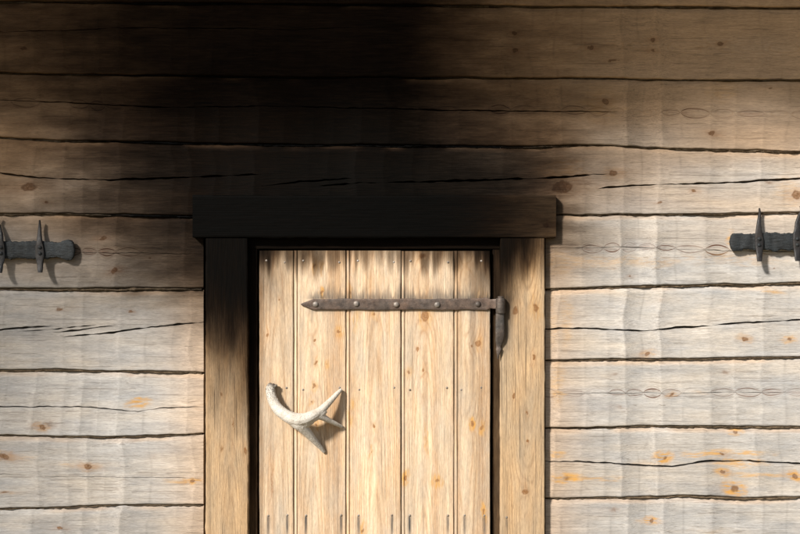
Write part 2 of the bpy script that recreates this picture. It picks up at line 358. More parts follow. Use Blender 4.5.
def build_log(jt, jb, side, x0, x1, pith, cracks=(), knots=(), resins=(), seed=0, tilt=0.0, off=0.0, chain=1.0, caps=(True, True), label=None):
    xs = xs_between(x0, x1); px = toPX(xs)
    zt, gt = joint(jt, side, xs); zb, gb = joint(jb, side, xs)
    zt = zt - gt*.5; zb = zb + gb*.5
    et, eb = .0180, .0045
    zft, zfb = zt - et, zb + eb
    rows = []          # list of (z array, extra depth array)
    bounds = [zfb]; crk = []
    prev = zfb + .004
    for k, (pts, w, a, b, dep) in enumerate(cracks):       # bottom to top
        cz = PZ(np.interp(px, [p[0] for p in pts], [p[1] for p in pts])) + n1(xs, .05, seed*7 + k)*.0025 + n1(xs, .013, seed*9 + k)*.0016
        tp = np.clip(np.minimum((px - a)/14, (b - px)/14), 0, 1)**.8
        wz = np.maximum(w*S*tp*(.75 + n1(xs, .06, seed*3 + k) + .8*n1(xs, .02, seed*5 + k)), 0) + .00008
        lo = np.maximum(cz - wz, prev + .0006); hi = np.maximum(cz + wz, lo + .00016)
        hi = np.minimum(hi, zft - .003*(len(cracks) - k)); lo = np.minimum(lo, hi - .00012)
        dp = dep*np.clip(wz/(w*S*.75), 0, 1.2)
        crk.append((lo, hi, dp)); prev = hi
    def seg(lo, hi, d0, d1, first=False):
        n = max(2, int(round(float(np.mean(hi - lo))/.0038)))
        for i in range(0 if first else 1, n + 1):
            f = i/n
            rows.append((lo*(1 - f) + hi*f, 0*xs))
    cur = zfb; first = True
    for lo, hi, dp in crk:
        seg(cur, lo, 0, 0, first); first = False
        rows.append(((lo*.62 + hi*.38), dp*.75)); rows.append(((lo*.4 + hi*.6), dp)); rows.append((hi, 0*xs)); cur = hi
    seg(cur, zft, 0, 0, first)
    edge_b = [(zb + 0*xs, .16), (zb, .030), (zb + eb*.04, .011), (zb + eb*.2, .0055), (zb + eb*.5, .0022), (zb + eb*.78, .0006)]
    edge_t = [(zt - et*.85, .0003), (zt - et*.6, .0018), (zt - et*.25, .0044), (zt - et*.04, .0068), (zt, .026), (zt + 0*xs, .16)]
    Z = [z + 0*xs for z, d in edge_b] + [z for z, d in rows] + [z + 0*xs for z, d in edge_t]
    Dp = [0*xs + d for z, d in edge_b] + [d for z, d in rows] + [0*xs + d for z, d in edge_t]
    Z = np.array(Z); Dp = np.array(Dp); X = np.broadcast_to(xs, Z.shape).copy()
    fc = facets(X, Z, seed + 11)
    zm = (zt + zb)/2
    surf = fc + off + tilt*(Z - zm) + n2(X, Z, .6, .2, seed + 5)*.004 + n2(X, Z, .05, .025, seed + 6)*.0007
    Y = np.where(Dp > .12, Dp, surf + Dp)
    PXg, PYg = toPX(X), toPY(Z)
    pz = PZ(np.interp(px, [p[0] for p in pith], [p[1] for p in pith]))
    dr, kn, rs, ha = apply_knots(PXg, PYg, knots)
    for (rx, ry, ra, rc, st) in resins:
        h = np.sqrt(((PXg + n2(X, Z, .03, .012, 977)*ra*.7 - rx)/ra)**2 + ((PYg + n2(X, Z, .05, .01, 978)*5 - ry)/rc)**2); rs = np.maximum(rs, (st if st > .45 else st*.7)*sstep(1.2, .3, h))
    lowx = n1(xs, .5, seed + 21)*.012
    fi, fu = facet_u(X, Z, seed + 11)
    ev = .0030*(4*fu*(1 - fu))*(.7 + .6*np.random.RandomState(seed + 9).rand(len(FB))[fi])
    lowx = np.where(chain > 1, lowx*.10, lowx)
    er = np.random.RandomState(seed + 10); eh = er.uniform(.006, .0145, len(FB))[fi]; ej = (er.uniform(-.0022, .0022, len(FB)))[fi]; es = np.clip(er.uniform(.1, 1.25, len(FB)), 0, 1)[fi]
    q = np.clip(np.abs(Z - pz - lowx - ej*np.sin(math.pi*fu) - n2(X, Z, .03, .02, seed + 29)*.004)/(eh*np.clip(4*fu*(1 - fu), 0, 1)**.75 + .0006), 0, 4)
    rad = np.sqrt((Z - pz - lowx)**2 + ((.036 if chain > 1 else .055) - fc*.6 - (ev if chain > 1 else 0))**2) + n1(xs, .9, seed + 22)*(.006 if chain < 1 else .0014) + dr
    eye = np.exp(-((Z - pz - lowx)/.022)**4)*(min(1.3, chain*.8) if chain > 1 else .0)*np.clip(.85 + 1.1*n1(xs, .12, seed + 23), .15, 1)*es
    weath = (1 - .42*sstep(.019, .006, zt[None, :] - Z)*np.clip(.6 + 2.2*n2(X, Z, .09, .05, seed + 41), 0, 1))*np.clip(sstep(50, 250, PYg - np.where(PXg < 300, 45, 0) + n2(X, Z, .4, .1, seed + 24)*90)*.9 + .1, 0, 1)*np.clip(1 - .45*np.exp(-((np.where(PXg < 375, PXg - 204, PXg - 545))/34)**2), 0, 1)
    st = np.zeros_like(Z)
    # deep cracks and log edges set darker here; soot everywhere the smoke rolled
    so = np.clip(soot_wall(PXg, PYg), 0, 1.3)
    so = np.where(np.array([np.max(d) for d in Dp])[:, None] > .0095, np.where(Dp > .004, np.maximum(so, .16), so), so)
    lip = sstep(.020, .003, zt[None, :] - Z)*np.clip(.35 + 1.8*n2(X, Z, .06, .05, seed + 44), 0, 1)
    so = so*(1 - .38*lip*(so < 1.15))
    gcv = np.stack([X + seed*3.17, Z + seed*1.3, Y*1.0 + seed*.7], axis=-1)
    V = np.stack([X, Y, Z], axis=-1)
    TN = np.random.RandomState(seed + 31).uniform(-.045, .035, len(FB) + 1) + np.append(FTONE, 0); bl_ = sstep(.80, 1.0, fu)
    tone = TN[fi]*(1 - bl_) + TN[fi + 1]*bl_ + {16: .91, 17: .88, 15: .97, 9: .86, 8: .97, 7: 1.03, 6: 1.04, 14: 1.03, 13: .98}.get(seed, 1.0) - .17*np.exp(-(np.minimum(fu, 1 - fu)/.045)**2)*np.clip(.45 + n2(X, Z, .07, .05, seed + 32)*2.2, 0, 1)*(.35 + .65*np.random.RandomState(77).rand(len(FB))[np.where(fu > .5, fi + 1, fi)])
    A = dict(halo=ha, q=q, tone=tone, rad=rad, soot=so, knot=kn, resin=rs, stain=st, eye=eye, weath=weath)
    def padcols(arr, left, right):
        out = [arr]
        if left: out.insert(0, arr[:, :1])
        if right: out.append(arr[:, -1:])
        return np.concatenate(out, axis=1)
    V2 = padcols(V, *caps).copy(); A = {k: padcols(v, *caps) for k, v in A.items()}; gcv = padcols(gcv, *caps)
    if caps[0]: V2[:, 0, 1] = .16
    if caps[1]: V2[:, -1, 1] = .16
    A['gc'] = gcv
    me = grid_mesh('log', V2, A, sharp=38)
    return link('log', me, M_log, cabin, label)

XL = float(PX(203.3)); XR = float(PX(545.6))
def C(pts, w, dep=.02): return (pts, w, pts[0][0], pts[-1][0], dep)
# ---- full-length courses above the door
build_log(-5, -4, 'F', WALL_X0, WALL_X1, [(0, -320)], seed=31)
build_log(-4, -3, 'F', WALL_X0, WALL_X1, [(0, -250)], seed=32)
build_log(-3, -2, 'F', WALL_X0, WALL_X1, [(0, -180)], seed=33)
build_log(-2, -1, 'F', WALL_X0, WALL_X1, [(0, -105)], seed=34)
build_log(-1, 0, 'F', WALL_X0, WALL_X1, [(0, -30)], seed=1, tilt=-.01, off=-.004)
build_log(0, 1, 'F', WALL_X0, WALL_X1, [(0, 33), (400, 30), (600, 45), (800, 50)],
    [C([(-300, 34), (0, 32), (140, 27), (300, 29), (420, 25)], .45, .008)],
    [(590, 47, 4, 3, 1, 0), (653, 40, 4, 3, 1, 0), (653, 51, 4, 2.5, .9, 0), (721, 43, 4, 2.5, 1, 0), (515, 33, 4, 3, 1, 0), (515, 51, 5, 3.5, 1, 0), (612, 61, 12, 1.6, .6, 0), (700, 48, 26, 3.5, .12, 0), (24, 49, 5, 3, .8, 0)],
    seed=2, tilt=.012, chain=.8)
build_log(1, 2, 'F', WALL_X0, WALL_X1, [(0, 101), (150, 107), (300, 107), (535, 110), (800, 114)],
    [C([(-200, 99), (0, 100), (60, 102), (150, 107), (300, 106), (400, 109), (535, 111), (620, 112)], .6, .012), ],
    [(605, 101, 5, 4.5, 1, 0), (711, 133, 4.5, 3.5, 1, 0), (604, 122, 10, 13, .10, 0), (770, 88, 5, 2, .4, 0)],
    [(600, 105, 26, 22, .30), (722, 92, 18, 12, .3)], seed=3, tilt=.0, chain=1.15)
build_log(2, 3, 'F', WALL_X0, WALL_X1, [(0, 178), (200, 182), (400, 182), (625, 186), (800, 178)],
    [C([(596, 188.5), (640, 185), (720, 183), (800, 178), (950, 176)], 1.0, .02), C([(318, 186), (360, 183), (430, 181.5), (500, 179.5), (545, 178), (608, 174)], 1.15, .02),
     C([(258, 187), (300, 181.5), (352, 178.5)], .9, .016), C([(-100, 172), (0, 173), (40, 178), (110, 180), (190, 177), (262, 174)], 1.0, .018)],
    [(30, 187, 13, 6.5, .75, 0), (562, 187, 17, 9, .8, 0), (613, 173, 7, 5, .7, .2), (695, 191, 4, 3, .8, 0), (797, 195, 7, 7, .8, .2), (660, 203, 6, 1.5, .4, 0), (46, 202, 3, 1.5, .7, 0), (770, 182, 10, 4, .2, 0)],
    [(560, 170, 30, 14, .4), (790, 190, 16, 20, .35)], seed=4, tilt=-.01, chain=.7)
# ---- left of the door
build_log(3, 4, 'L', WALL_X0, XL, [(0, 250), (204, 253)], [C([(-300, 250), (-60, 250), (60, 252), (204, 254)], .3, .006)],
    [(103, 238, 6, 2.6, .8, 0), (115, 271, 5, 4, 1, 0), (150, 258, 3, 2, .4, 0)], seed=5, tilt=.008, chain=1.5)
build_log(4, 5, 'L', WALL_X0, XL, [(0, 326), (204, 322)],
    [C([(62, 337), (110, 333), (150, 327), (206, 322)], 1.2, .024), C([(148, 326.5), (175, 326), (210, 319.5)], .9, .016) if False else C([(52, 332.5), (80, 330), (116, 325)], .9, .018),
     C([(18, 332), (60, 328.5), (96, 324.5)], 1.1, .02), C([(-400, 334), (-30, 333), (10, 329), (52, 326)], 1.0, .02)],
    [(131, 312, 2.5, 1.6, .9, 0), (60, 310, 5, 3, .25, 0)], seed=6, tilt=-.006, off=.002, chain=.5)
build_log(5, 6, 'L', WALL_X0, XL, [(0, 407), (204, 408)],
    [C([(-300, 405), (0, 407), (80, 407), (110, 409), (137, 411.5), (160, 408), (206, 407)], .65, .014)],
    [(138, 403, 7, 4, .12, .9), (42, 427, 4.5, 3.6, .9, .5), (50, 425, 12, 6, .15, 0), (131, 375, 2, 1.4, .8, 0)], seed=7, tilt=.006, chain=.6)
build_log(6, 7, 'L', WALL_X0, XL, [(0, 474), (204, 477)],
    [C([(-300, 472), (0, 474), (60, 477), (206, 478)], .28, .006)],
    [(4, 456, 8, 4.2, 1, .3), (88, 467, 7, 3.8, 1, .35), (192, 481, 5, 2.6, .8, .8), (153, 457, 6, 6, .12, 0), (5, 493, 9, 1.4, .4, .2)],
    [(70, 466, 22, 2.4, .4), (182, 481, 22, 2.6, .5), (20, 457, 20, 2, .3)], seed=8, tilt=-.004, chain=.8)
build_log(7, 8, 'L', WALL_X0, XL, [(0, 545)], [], [(60, 528, 5, 2.5, .5, 0)], seed=9, tilt=.004)
build_log(8, 9, 'L', WALL_X0, XL, [(0, 612)], seed=10); build_log(9, 10, 'L', WALL_X0, XL, [(0, 680)], seed=12)
# ---- right of the door
build_log(3, 4, 'R', XR, WALL_X1, [(545, 249), (650, 247.5), (800, 252)],
    [C([(540, 248.5), (620, 247), (700, 250), (800, 252), (1000, 254)], .42, .008)],
    [(630, 277, 3, 2, .5, 0), (658, 203, 5, 2, .4, 0), (774, 268, 4, 2, .3, 0)],
    [(600, 262, 110, 7, .40), (740, 258, 60, 8, .35), (731, 240, 5, 10, .7), (563, 262, 26, 16, .3)], seed=13, tilt=.006, chain=1.5)
build_log(4, 5, 'R', XR, WALL_X1, [(545, 329), (800, 322)],
    [C([(540, 329), (580, 328.5), (640, 331), (700, 326.5), (745, 323), (800, 320), (1000, 316)], 1.0, .022)],
    [(745, 339, 5, 4, .55, .3), (790, 340, 5, 3, .4, .6), (648, 354, 4.5, 4, .7, .3), (660, 300, 6, 4, .15, 0)],
    [(567, 322, 7, 34, .35), (773, 293, 14, 2.5, .6), (550, 320, 8, 40, .25)], seed=14, tilt=-.008, off=.001, chain=.5)
build_log(5, 6, 'R', XR, WALL_X1, [(545, 393.5), (800, 392)],
    [C([(540, 393.5), (650, 393), (800, 392.5), (1000, 392)], .34, .006)],
    [(672, 395, 4, 2, .6, .4), (615, 375, 6, 3, .15, 0), (726, 373, 6, 4, .15, 0), (620, 408, 8, 3, .18, 0)],
    [(560, 394, 10, 4.5, .6), (557, 385, 9, 26, .40), (699, 393, 12, 3.5, .3)], seed=15, tilt=.006, chain=1.7)
build_log(6, 7, 'R', XR, WALL_X1, [(545, 461), (800, 464)],
    [C([(640, 465), (655, 466.5), (690, 463)], .5, .01) if False else C([(540, 461), (600, 462.5), (640, 465.5), (672, 467), (702, 462), (745, 461), (800, 464), (1000, 468)], 1.05, .022)],
    [(665, 458, 5, 4.5, .35, .95), (735, 489, 7.5, 6.5, .42, 1), (736, 432, 4.5, 3, .35, .9), (723, 472, 4.5, 3.4, .8, .9), (796, 477, 5, 4, .8, 1), (567, 478, 9, 4, .2, 1), (722, 454, 5, 2.5, .6, .8)],
    [(720, 454, 52, 3.8, .85), (735, 463, 32, 5, .75), (765, 475, 42, 3.2, .7), (735, 481, 18, 4, .2), (660, 456, 8, 6, .9), (590, 479, 30, 2.6, .55), (556, 455, 10, 3, .5), (645, 463, 22, 4, .25)], seed=16, tilt=-.004, chain=.6)
build_log(7, 8, 'R', XR, WALL_X1, [(545, 540), (800, 540)], [],
    [(652, 521, 4.5, 3, .5, .9), (614, 510, 8, 4, .15, 0)], [(643, 521, 12, 2.5, .4), (700, 531, 40, 3, .15)], seed=17, tilt=.004)
build_log(8, 9, 'R', XR, WALL_X1, [(0, 604)], seed=18); build_log(9, 10, 'R', XR, WALL_X1, [(0, 672)], seed=19)

# ---- dry moss packed in the joints
def moss(j, side, x0, x1):
    xs = np.arange(x0, x1, .004 if abs(j) < 9 and -1 < j < 8 else .03); z, g = joint(j, side, xs)
    R_ = []
    for i, f in enumerate((-1.1, -.55, -.1, .35, 1.1)):
        y = .0080 + (0, -.004, -.006, -.003, .004)[i] + n1(xs, .011, 300 + j*5 + i)*.006 + n1(xs, .05, 310 + j*5 + i)*.006
        R_.append(np.stack([xs, y, z + g*.5*f + n1(xs, .008, 330 + i)*.001], axis=-1))
    R_ = np.array(R_); link('moss_strip', grid_mesh('moss_strip', R_, dict(soot=np.clip(soot_wall(toPX(R_[..., 0]), toPY(R_[..., 2])), 0, 1))), M_moss, cabin)
for j in range(-4, 3): moss(j, 'F', -2.7, 2.7)
for j in range(3, 10): moss(j, 'L', -2.7, XL - .004); moss(j, 'R', XR + .004, 2.7)

# ------------------------------------------------------------------ door frame and door boards
Y_POST, Y_JAMB, Y_DOOR = -.026, .002, -.013

def board(name, along, a0, a1, prof, yback, mat, parent, soot_f, pithf, knots=(), seed=0, stain_shade_f=None, label=None, fine=(PZ(545), 9e9), wav=.0008, bow=0.0, da=.004):
    """prof: (across, depth) pairs of the front profile; along is 'z' or 'x'"""
    lo, hi = max(a0, fine[0]), min(a1, fine[1])
    A_ = np.concatenate([np.arange(a0, lo, .03), np.arange(lo, hi, da), np.arange(hi, a1, .03), [a1]])
    A_ = np.unique(np.round(A_, 5))
    c = np.array([p[0] for p in prof]); d = np.array([p[1] for p in prof])
    c = np.concatenate([[c[0]], c, [c[-1]]]); d = np.concatenate([[9.], d, [9.]])
    Cg, Ag = np.meshgrid(c, A_, indexing='ij'); Dg = np.broadcast_to(d[:, None], Cg.shape)
    Y = Dg + n2(Ag, Cg, .25, .06, seed)*wav*2 + n2(Ag, Cg, .03, .008, seed + 1)*wav*.6
    Y = np.where(Dg > 5, yback, Y)
    Cw = Cg + np.where((np.arange(len(c)) < 3)[:, None] | (np.arange(len(c)) > len(c) - 4)[:, None], n1(Ag, .09, seed + 2)*(.0035 if name == 'lintel' else .0016) + n1(Ag, .02, seed + 7)*(.0016 if mat is M_post else .0004), 0)
    if along == 'z': X, Z = Cw, Ag
    else: X, Z = Ag, Cw
    ym = float(np.median(d[1:-1]))
    px, py = toPX(X, ym), toPY(Z, ym)
    dr, kn, rs, ha = apply_knots(px, py, knots, along == 'x')
    rad = pithf(Ag, Cg) + dr + n2(Ag, Cg, .3, .05, seed + 4)*.0018
    so = np.clip(soot_f(px, py), 0, 1.4); st = np.clip(stain_shade_f(px, py), 0, 1) if stain_shade_f else 0*so
    V = np.stack([X, Y, Z], axis=-1)
    gc = np.stack([Ag + seed*2.3, Cg + seed*1.7, Y + seed], axis=-1)
    at = dict(halo=ha, q=0*so + 4, tone=0*so + {91: .92, 92: .99, 93: 1.05, 94: 1.0, 95: .90}.get(seed, 1.0) + n2(Ag, Cg, .5, .022, seed + 8)*.12, rad=rad, soot=so, knot=kn, resin=rs, stain=st, gc=gc, eye=0*so, weath=0*so + 1)
    # end caps
    V = np.concatenate([V[:, :1], V, V[:, -1:]], axis=1).copy(); V[:, 0, 1] = yback; V[:, -1, 1] = yback
    at = {k: np.concatenate([v[:, :1], v, v[:, -1:]], axis=1) for k, v in at.items()}
    return link(name, grid_mesh(name, V, at, flip=(along == 'z'), sharp=40), mat, parent, label)

def flat_prof(c0, c1, y, r=.004, step=.003):
    p = [(c0, y + r*1.6), (c0 + r*.15, y + r*.6), (c0 + r*.5, y + r*.18), (c0 + r, y)]
    n = max(2, int((c1 - c0 - 2*r)/step))
    p += [(c0 + r + (c1 - c0 - 2*r)*i/n, y) for i in range(1, n)]
    p += [(c1 - r, y), (c1 - r*.5, y + r*.18), (c1 - r*.15, y + r*.6), (c1, y + r*1.6)]
    return p
def pith(c0, depth, tilt, z0=1.3): return lambda A_, C_: np.sqrt((C_ - c0)**2 + (depth + tilt*(A_ - z0))**2)

Z_SILL = .16
def s_lpost(px, py):
    q = py - (px - 226)*.75 + n2(px, py, 9, 60, 61)*34 + n2(px, py, 30, 30, 62)*18
    return np.clip(.04 + .22*sstep(450, 330, q) + .95*sstep(378, 272, q), 0, 1.3)
def s_rpost(px, py):
    q = (px - 500)/45*110 + (py - 238) + n2(px, py, 8, 60, 63)*40
    return np.clip(.03 + .80*sstep(125, 8, q) + .38*sstep(285, 238, py), 0, 1)
def s_lint(px, py):
    return np.clip(np.interp(px, [180, 400, 450, 500, 540, 560], [1.45, 1.45, 1.3, .92, .66, .56]), 0, 1.5) + n2(px, py, 40, 8, 64)*.10*(px > 420)
def s_jamb(px, py):
    left = np.interp(py, [238, 340, 420, 534], [1, .95, .6, .4]); right = np.interp(py, [238, 270, 300, 340, 420, 534], [.9, .72, .6, .5, .45, .42])
    return np.where(py < 250, 1.0, np.where(px < 375, left, right))

# jamb: one rebated lining round the opening
jm = bpy.data.meshes.new('door_frame')
def jamb_piece(along, a0, a1, c0, c1, seed):
    return board('jamb', along, a0, a1, flat_prof(c0, c1, Y_JAMB, .002), .13, M_post, cabin, s_jamb, pith(c0 - .03, .03, .01), seed=seed)
yj = Y_JAMB
frame = jamb_piece('x', float(PX(244, yj)), float(PX(506, yj)), float(PZ(249.0, yj)), float(PZ(232, yj)), 71)
frame.name = 'door_frame'; frame.data.name = 'door_frame'; frame['label'] = 'soot-black rebated timber frame around the plank door'
for (a, b, sd_) in ((243, 257.3, 72), (492.5, 506, 73)):
    o = jamb_piece('z', Z_SILL, float(PZ(249.4, yj)), float(PX(a, yj)), float(PX(b, yj)), sd_); o.parent = frame; o.name = 'jamb'
yp = Y_POST
board('post', 'z', Z_SILL - .06, float(PZ(238.3, yp)), flat_prof(float(PX(205.3, yp)), float(PX(248, yp)), yp), .12, M_post, frame, s_lpost, pith(float(PX(232)), .05, .035),
      [(222, 449, 9, 4, .32, .1), (245.5, 451, 7, 3, .7, .1), (233, 425, 20, 1.4, .35, 0), (222, 395, 4, 2, .3, 0)], seed=81, label='left door post blackened by soot at its top')
def shade_stain_rpost(px, py):
    s = .75*np.exp(-((px - 507)/5.5)**2)*sstep(290, 300, py)*sstep(366, 330, py)  # cast shade of knuckle and pintle, painted on the post right of them
    s += .8*np.exp(-((px - 506.6)/1.0)**2)*sstep(516, 520, py)*sstep(536, 522, py)
    return s
board('post', 'z', Z_SILL - .06, float(PZ(238.3, yp)), flat_prof(float(PX(500.5, yp)), float(PX(545, yp)), yp), .12, M_post, frame, s_rpost, pith(float(PX(527)), .05, -.035),
      [(515, 311, 8, 5.5, .55, .1), (536, 308, 8, 5, .5, .35), (533, 357, 5, 2.2, .85, 0), (514, 396, 3, 1.8, .8, 0), (527, 440, 3, 1.6, .8, 0), (527, 412, 3, 1.6, .6, 0), (525.5, 492, 5, 3.6, .75, 0), (525, 490, 11, 7, .10, 0)], seed=82, stain_shade_f=shade_stain_rpost,
      label='tan right door post with knots and grey shade painted beside the hinge')
yl = Y_POST - .004
board('lintel', 'x', float(PX(192.5, yl)), float(PX(556, yl)), flat_prof(float(PZ(238, yl)), float(PZ(195, yl)), yl, .005), .12, M_post, frame, s_lint, pith(float(PZ(222)), .04, .004),
      [(545, 225, 6, 4, .6, 0)], seed=83, fine=(-9, 9), label='soot-blackened timber lintel over the plank door')

# the door: backing, five beaded planks
yd = Y_DOOR
def bmbox(name, x0, x1, y0, y1, z0, z1, mat, parent, bev=.003, label=None):
    bm = bmesh.new(); bmesh.ops.create_cube(bm, size=1)
    for v in bm.verts: v.co = ((x0 + x1)/2 + v.co.x*(x1 - x0), (y0 + y1)/2 + v.co.y*(y1 - y0), (z0 + z1)/2 + v.co.z*(z1 - z0))
    if bev: bmesh.ops.bevel(bm, geom=bm.edges[:], offset=bev, segments=2, affect='EDGES')
    me = bpy.data.meshes.new(name); bm.to_mesh(me); bm.free()
    return link(name, me, mat, parent, label)
DX0, DX1 = float(PX(259, yd)), float(PX(490.5, yd)); DZ0, DZ1 = Z_SILL + .01, float(PZ(250.5, yd))
door = bmbox('door', DX0 + .004, DX1 - .004, yd + .030, yd + .055, DZ0 + .004, DZ1 - .004, M_roof, cabin, .002, 'pale pine plank door with antler handle and long strap hinge')

seams = [259, 293.6, 346, 401, 454, 490.5]
nails = []
for ny, xl in ((261.5, [267, 285.5, 304, 339.5, 357.5, 393, 409.5, 447.5, 481.5]), (388.8, [287, 303, 339, 358.5, 393.5, 409.5, 447, 462, 482]), (515.5, [268, 286.5, 305, 340.5, 358.5, 392.5, 410.5, 448.5, 464.8, 484])):
    for k, x_ in enumerate(xl): nails.append((x_ + .9*math.sin(k*7 + ny), ny + 1.3*math.sin(k*3.1 + ny)))
def st_door(px, py):
    s = np.zeros_like(px)
    inx = sstep(302, 314, px)
    top = 298 - np.abs(n1(px, 2.2, 501))*20 - np.abs(n1(px, 17, 502))*14*1.2
    s += .75*inx*sstep(-1, 1, (py - top)/np.maximum(298 - top, 1.5)*1.2 - .2)*(py < 299)
    bot = 312 + np.abs(n1(px, 2.0, 503))*14 + np.abs(n1(px, 14, 504))*8
    s += .55*inx*sstep(1, -.4, (py - 309)/np.maximum(bot - 309, 1.5))*(py > 308)*(px < 489)
    s += .45*np.exp(-((px - 473)/3.2)**2)*sstep(300, 312, py)*sstep(420, 335, py)           # dark run below the hinge, last plank
    s += .35*np.exp(-((px - 312)/2.0)**2)*sstep(302, 315, py)*sstep(400, 350, py)*(1 + n1(py, 7, 505))
    for (nx, ny) in nails:
        if ny > 500: s += 1.2*np.exp(-((px - nx)/1.3)**2)*sstep(ny - 1, ny + 2, py)*sstep(ny + 30, ny + 8, py)
        elif ny > 380: s += .28*np.exp(-((px - nx)/1.0)**2)*sstep(ny - 1, ny + 2, py)*sstep(ny + 22, ny + 3, py)
        else: s += .22*np.exp(-(((px - nx)/1.6)**2 + ((py - ny + 3)/5)**2))
    return s
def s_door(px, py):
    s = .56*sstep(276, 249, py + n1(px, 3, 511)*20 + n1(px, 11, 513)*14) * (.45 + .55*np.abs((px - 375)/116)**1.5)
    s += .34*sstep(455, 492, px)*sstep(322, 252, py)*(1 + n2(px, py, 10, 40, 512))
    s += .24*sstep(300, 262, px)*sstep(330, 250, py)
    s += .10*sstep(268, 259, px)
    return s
plank_knots = [
 [(267, 335, 4, 1.8, .8, 0), (272, 480, 30, 1.6, .25, 0), (280, 300, 2, 1.4, .7, 0)],
 [(314.5, 266, 5, 2.6, .25, .55), (321, 267, 5, 2.2, .25, .5), (322, 293, 4, 2.6, .5, .8), (339, 332, 3.2, 3.6, .8, .6), (315, 340, 3, 2, .8, 0), (316, 362.5, 3.4, 2, .9, .2), (314, 386, 3.5, 3, .4, .5), (327, 365, 2.5, 2, .3, .5), (311, 401, 3, 2, .3, .4), (316, 425, 3, 4, .4, .6)],
 [(374.5, 314, 3, 2, .7, .5), (350, 293, 5, 3, .3, .7), (375, 427, 3.4, 2.2, .6, .2), (351, 412, 9, 2.5, .15, .55), (371, 452, 3, 1.4, .3, .5), (363, 531, 6, 3, .3, .7), (357, 318, 9, 3, .0, .45)],
 [(425, 316, 8, 6.5, .62, .5), (430, 305, 5, 5, .4, .4), (417.5, 350.5, 3.4, 1.8, .95, 0), (422.5, 369.5, 3.2, 1.8, .9, 0), (409, 372.5, 2.6, 3.5, .4, .3), (405.5, 478.5, 5, 3.4, .75, .9), (437, 481, 4.5, 5, .3, .7), (426, 440, 10, 1.6, .35, .5), (422, 256, 5, 7, .3, .1)],
 [(478, 344, 5, 4.5, .7, .25), (471, 346, 3, 3, .5, 0), (472, 424, 4, 3, .7, .9), (482, 428, 4.5, 2.6, .5, .7), (481, 300, 6, 6, .2, .3), (470, 265, 6, 14, .12, .1), (484, 512, 6, 2, .4, .9)]]
pr = random.Random(3)
for i in range(5):
    a, b = float(PX(seams[i], yd)) + .0007, float(PX(seams[i + 1], yd)) - .0007
    if i == 0: prof = flat_prof(a, b, yd, .003, .002)
    else:
        prof = [(a, yd + .009), (a + .0006, yd + .0060), (a + .002, yd + .0030), (a + .0042, yd + .0010), (a + .0066, yd + .0004), (a + .0090, yd + .0012), (a + .0108, yd + .0038), (a + .0122, yd + .0040), (a + .0136, yd + .0006)]
        fp = flat_prof(a + .010, b, yd, .003, .002)
        prof += [p for p in fp if p[0] > a + .0146]
    mid = (a + b)/2
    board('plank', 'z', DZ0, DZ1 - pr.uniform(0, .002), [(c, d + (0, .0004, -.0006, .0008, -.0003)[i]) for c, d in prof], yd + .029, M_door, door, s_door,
          pith(mid + pr.uniform(-.022, .022), pr.uniform(.05, .065), pr.choice((-1, 1))*pr.uniform(.016, .032)), plank_knots[i], seed=91 + i, stain_shade_f=st_door, wav=.0006)

# ------------------------------------------------------------------ small solids: lathe, sweep
def lathe(name, prof, centre, axis, mat, parent, n=14, jit=0.0, seed=0):
    """prof: (radius, height along axis)"""
    ax = Vector(axis).normalized(); u = ax.orthogonal().normalized(); w = ax.cross(u)
    rs_ = np.random.RandomState(seed); V = np.zeros((len(prof), n, 3))
    for i, (r, h) in enumerate(prof):
        for k in range(n):
            t = 2*math.pi*k/n; rr = r*(1 + jit*rs_.uniform(-1, 1))
            V[i, k] = Vector(centre) + ax*h + u*rr*math.cos(t) + w*rr*math.sin(t)
    return link(name, grid_mesh(name, V, wrap=True, sharp=50), mat, parent)
def sweep(name, st, mat, parent, jit=.0, seed=0, n=16, power=.45, label=None):
    """st: stations (centre, half width vector, half thickness vector); superellipse section, closed ends"""
    rs_ = np.random.RandomState(seed); V = []
    def ring(c, hw, ht, k=1.0):
        r = []
        for i in range(n):
            t = 2*math.pi*i/n; cx, sy = math.cos(t), math.sin(t)
            a = math.copysign(abs(cx)**power, cx)*k; b = math.copysign(abs(sy)**power, sy)*k
            r.append(Vector(c) + Vector(hw)*a*(1 + jit*rs_.uniform(-1, 1)) + Vector(ht)*b*(1 + jit*rs_.uniform(-1, 1)))
        return r
    V.append(ring(*st[0], k=.02))
    for s_ in st: V.append(ring(*s_))
    V.append(ring(*st[-1], k=.02))
    return link(name, grid_mesh(name, np.array([[tuple(p) for p in r] for r in V]), wrap=True, sharp=45), mat, parent, label)

def P3(px, py, y): return (float(PX(px, y)), y, float(PZ(py, y)))

# nails in the door
for k, (nx, ny) in enumerate(nails):
    c = P3(nx, ny, yd - .0002)
    lathe('nail', [(.0031, -.003), (.0033, .0006), (.0026, .0012), (.0004, .0015)], c, (0, -1, 0), M_nail, door, 8, .06, k)
lathe('nail', [(.0036, -.003), (.0038, .0008), (.0030, .0016), (.0004, .002)], P3(506.6, 517.5, Y_POST), (0, -1, 0), M_nail, frame, 8)

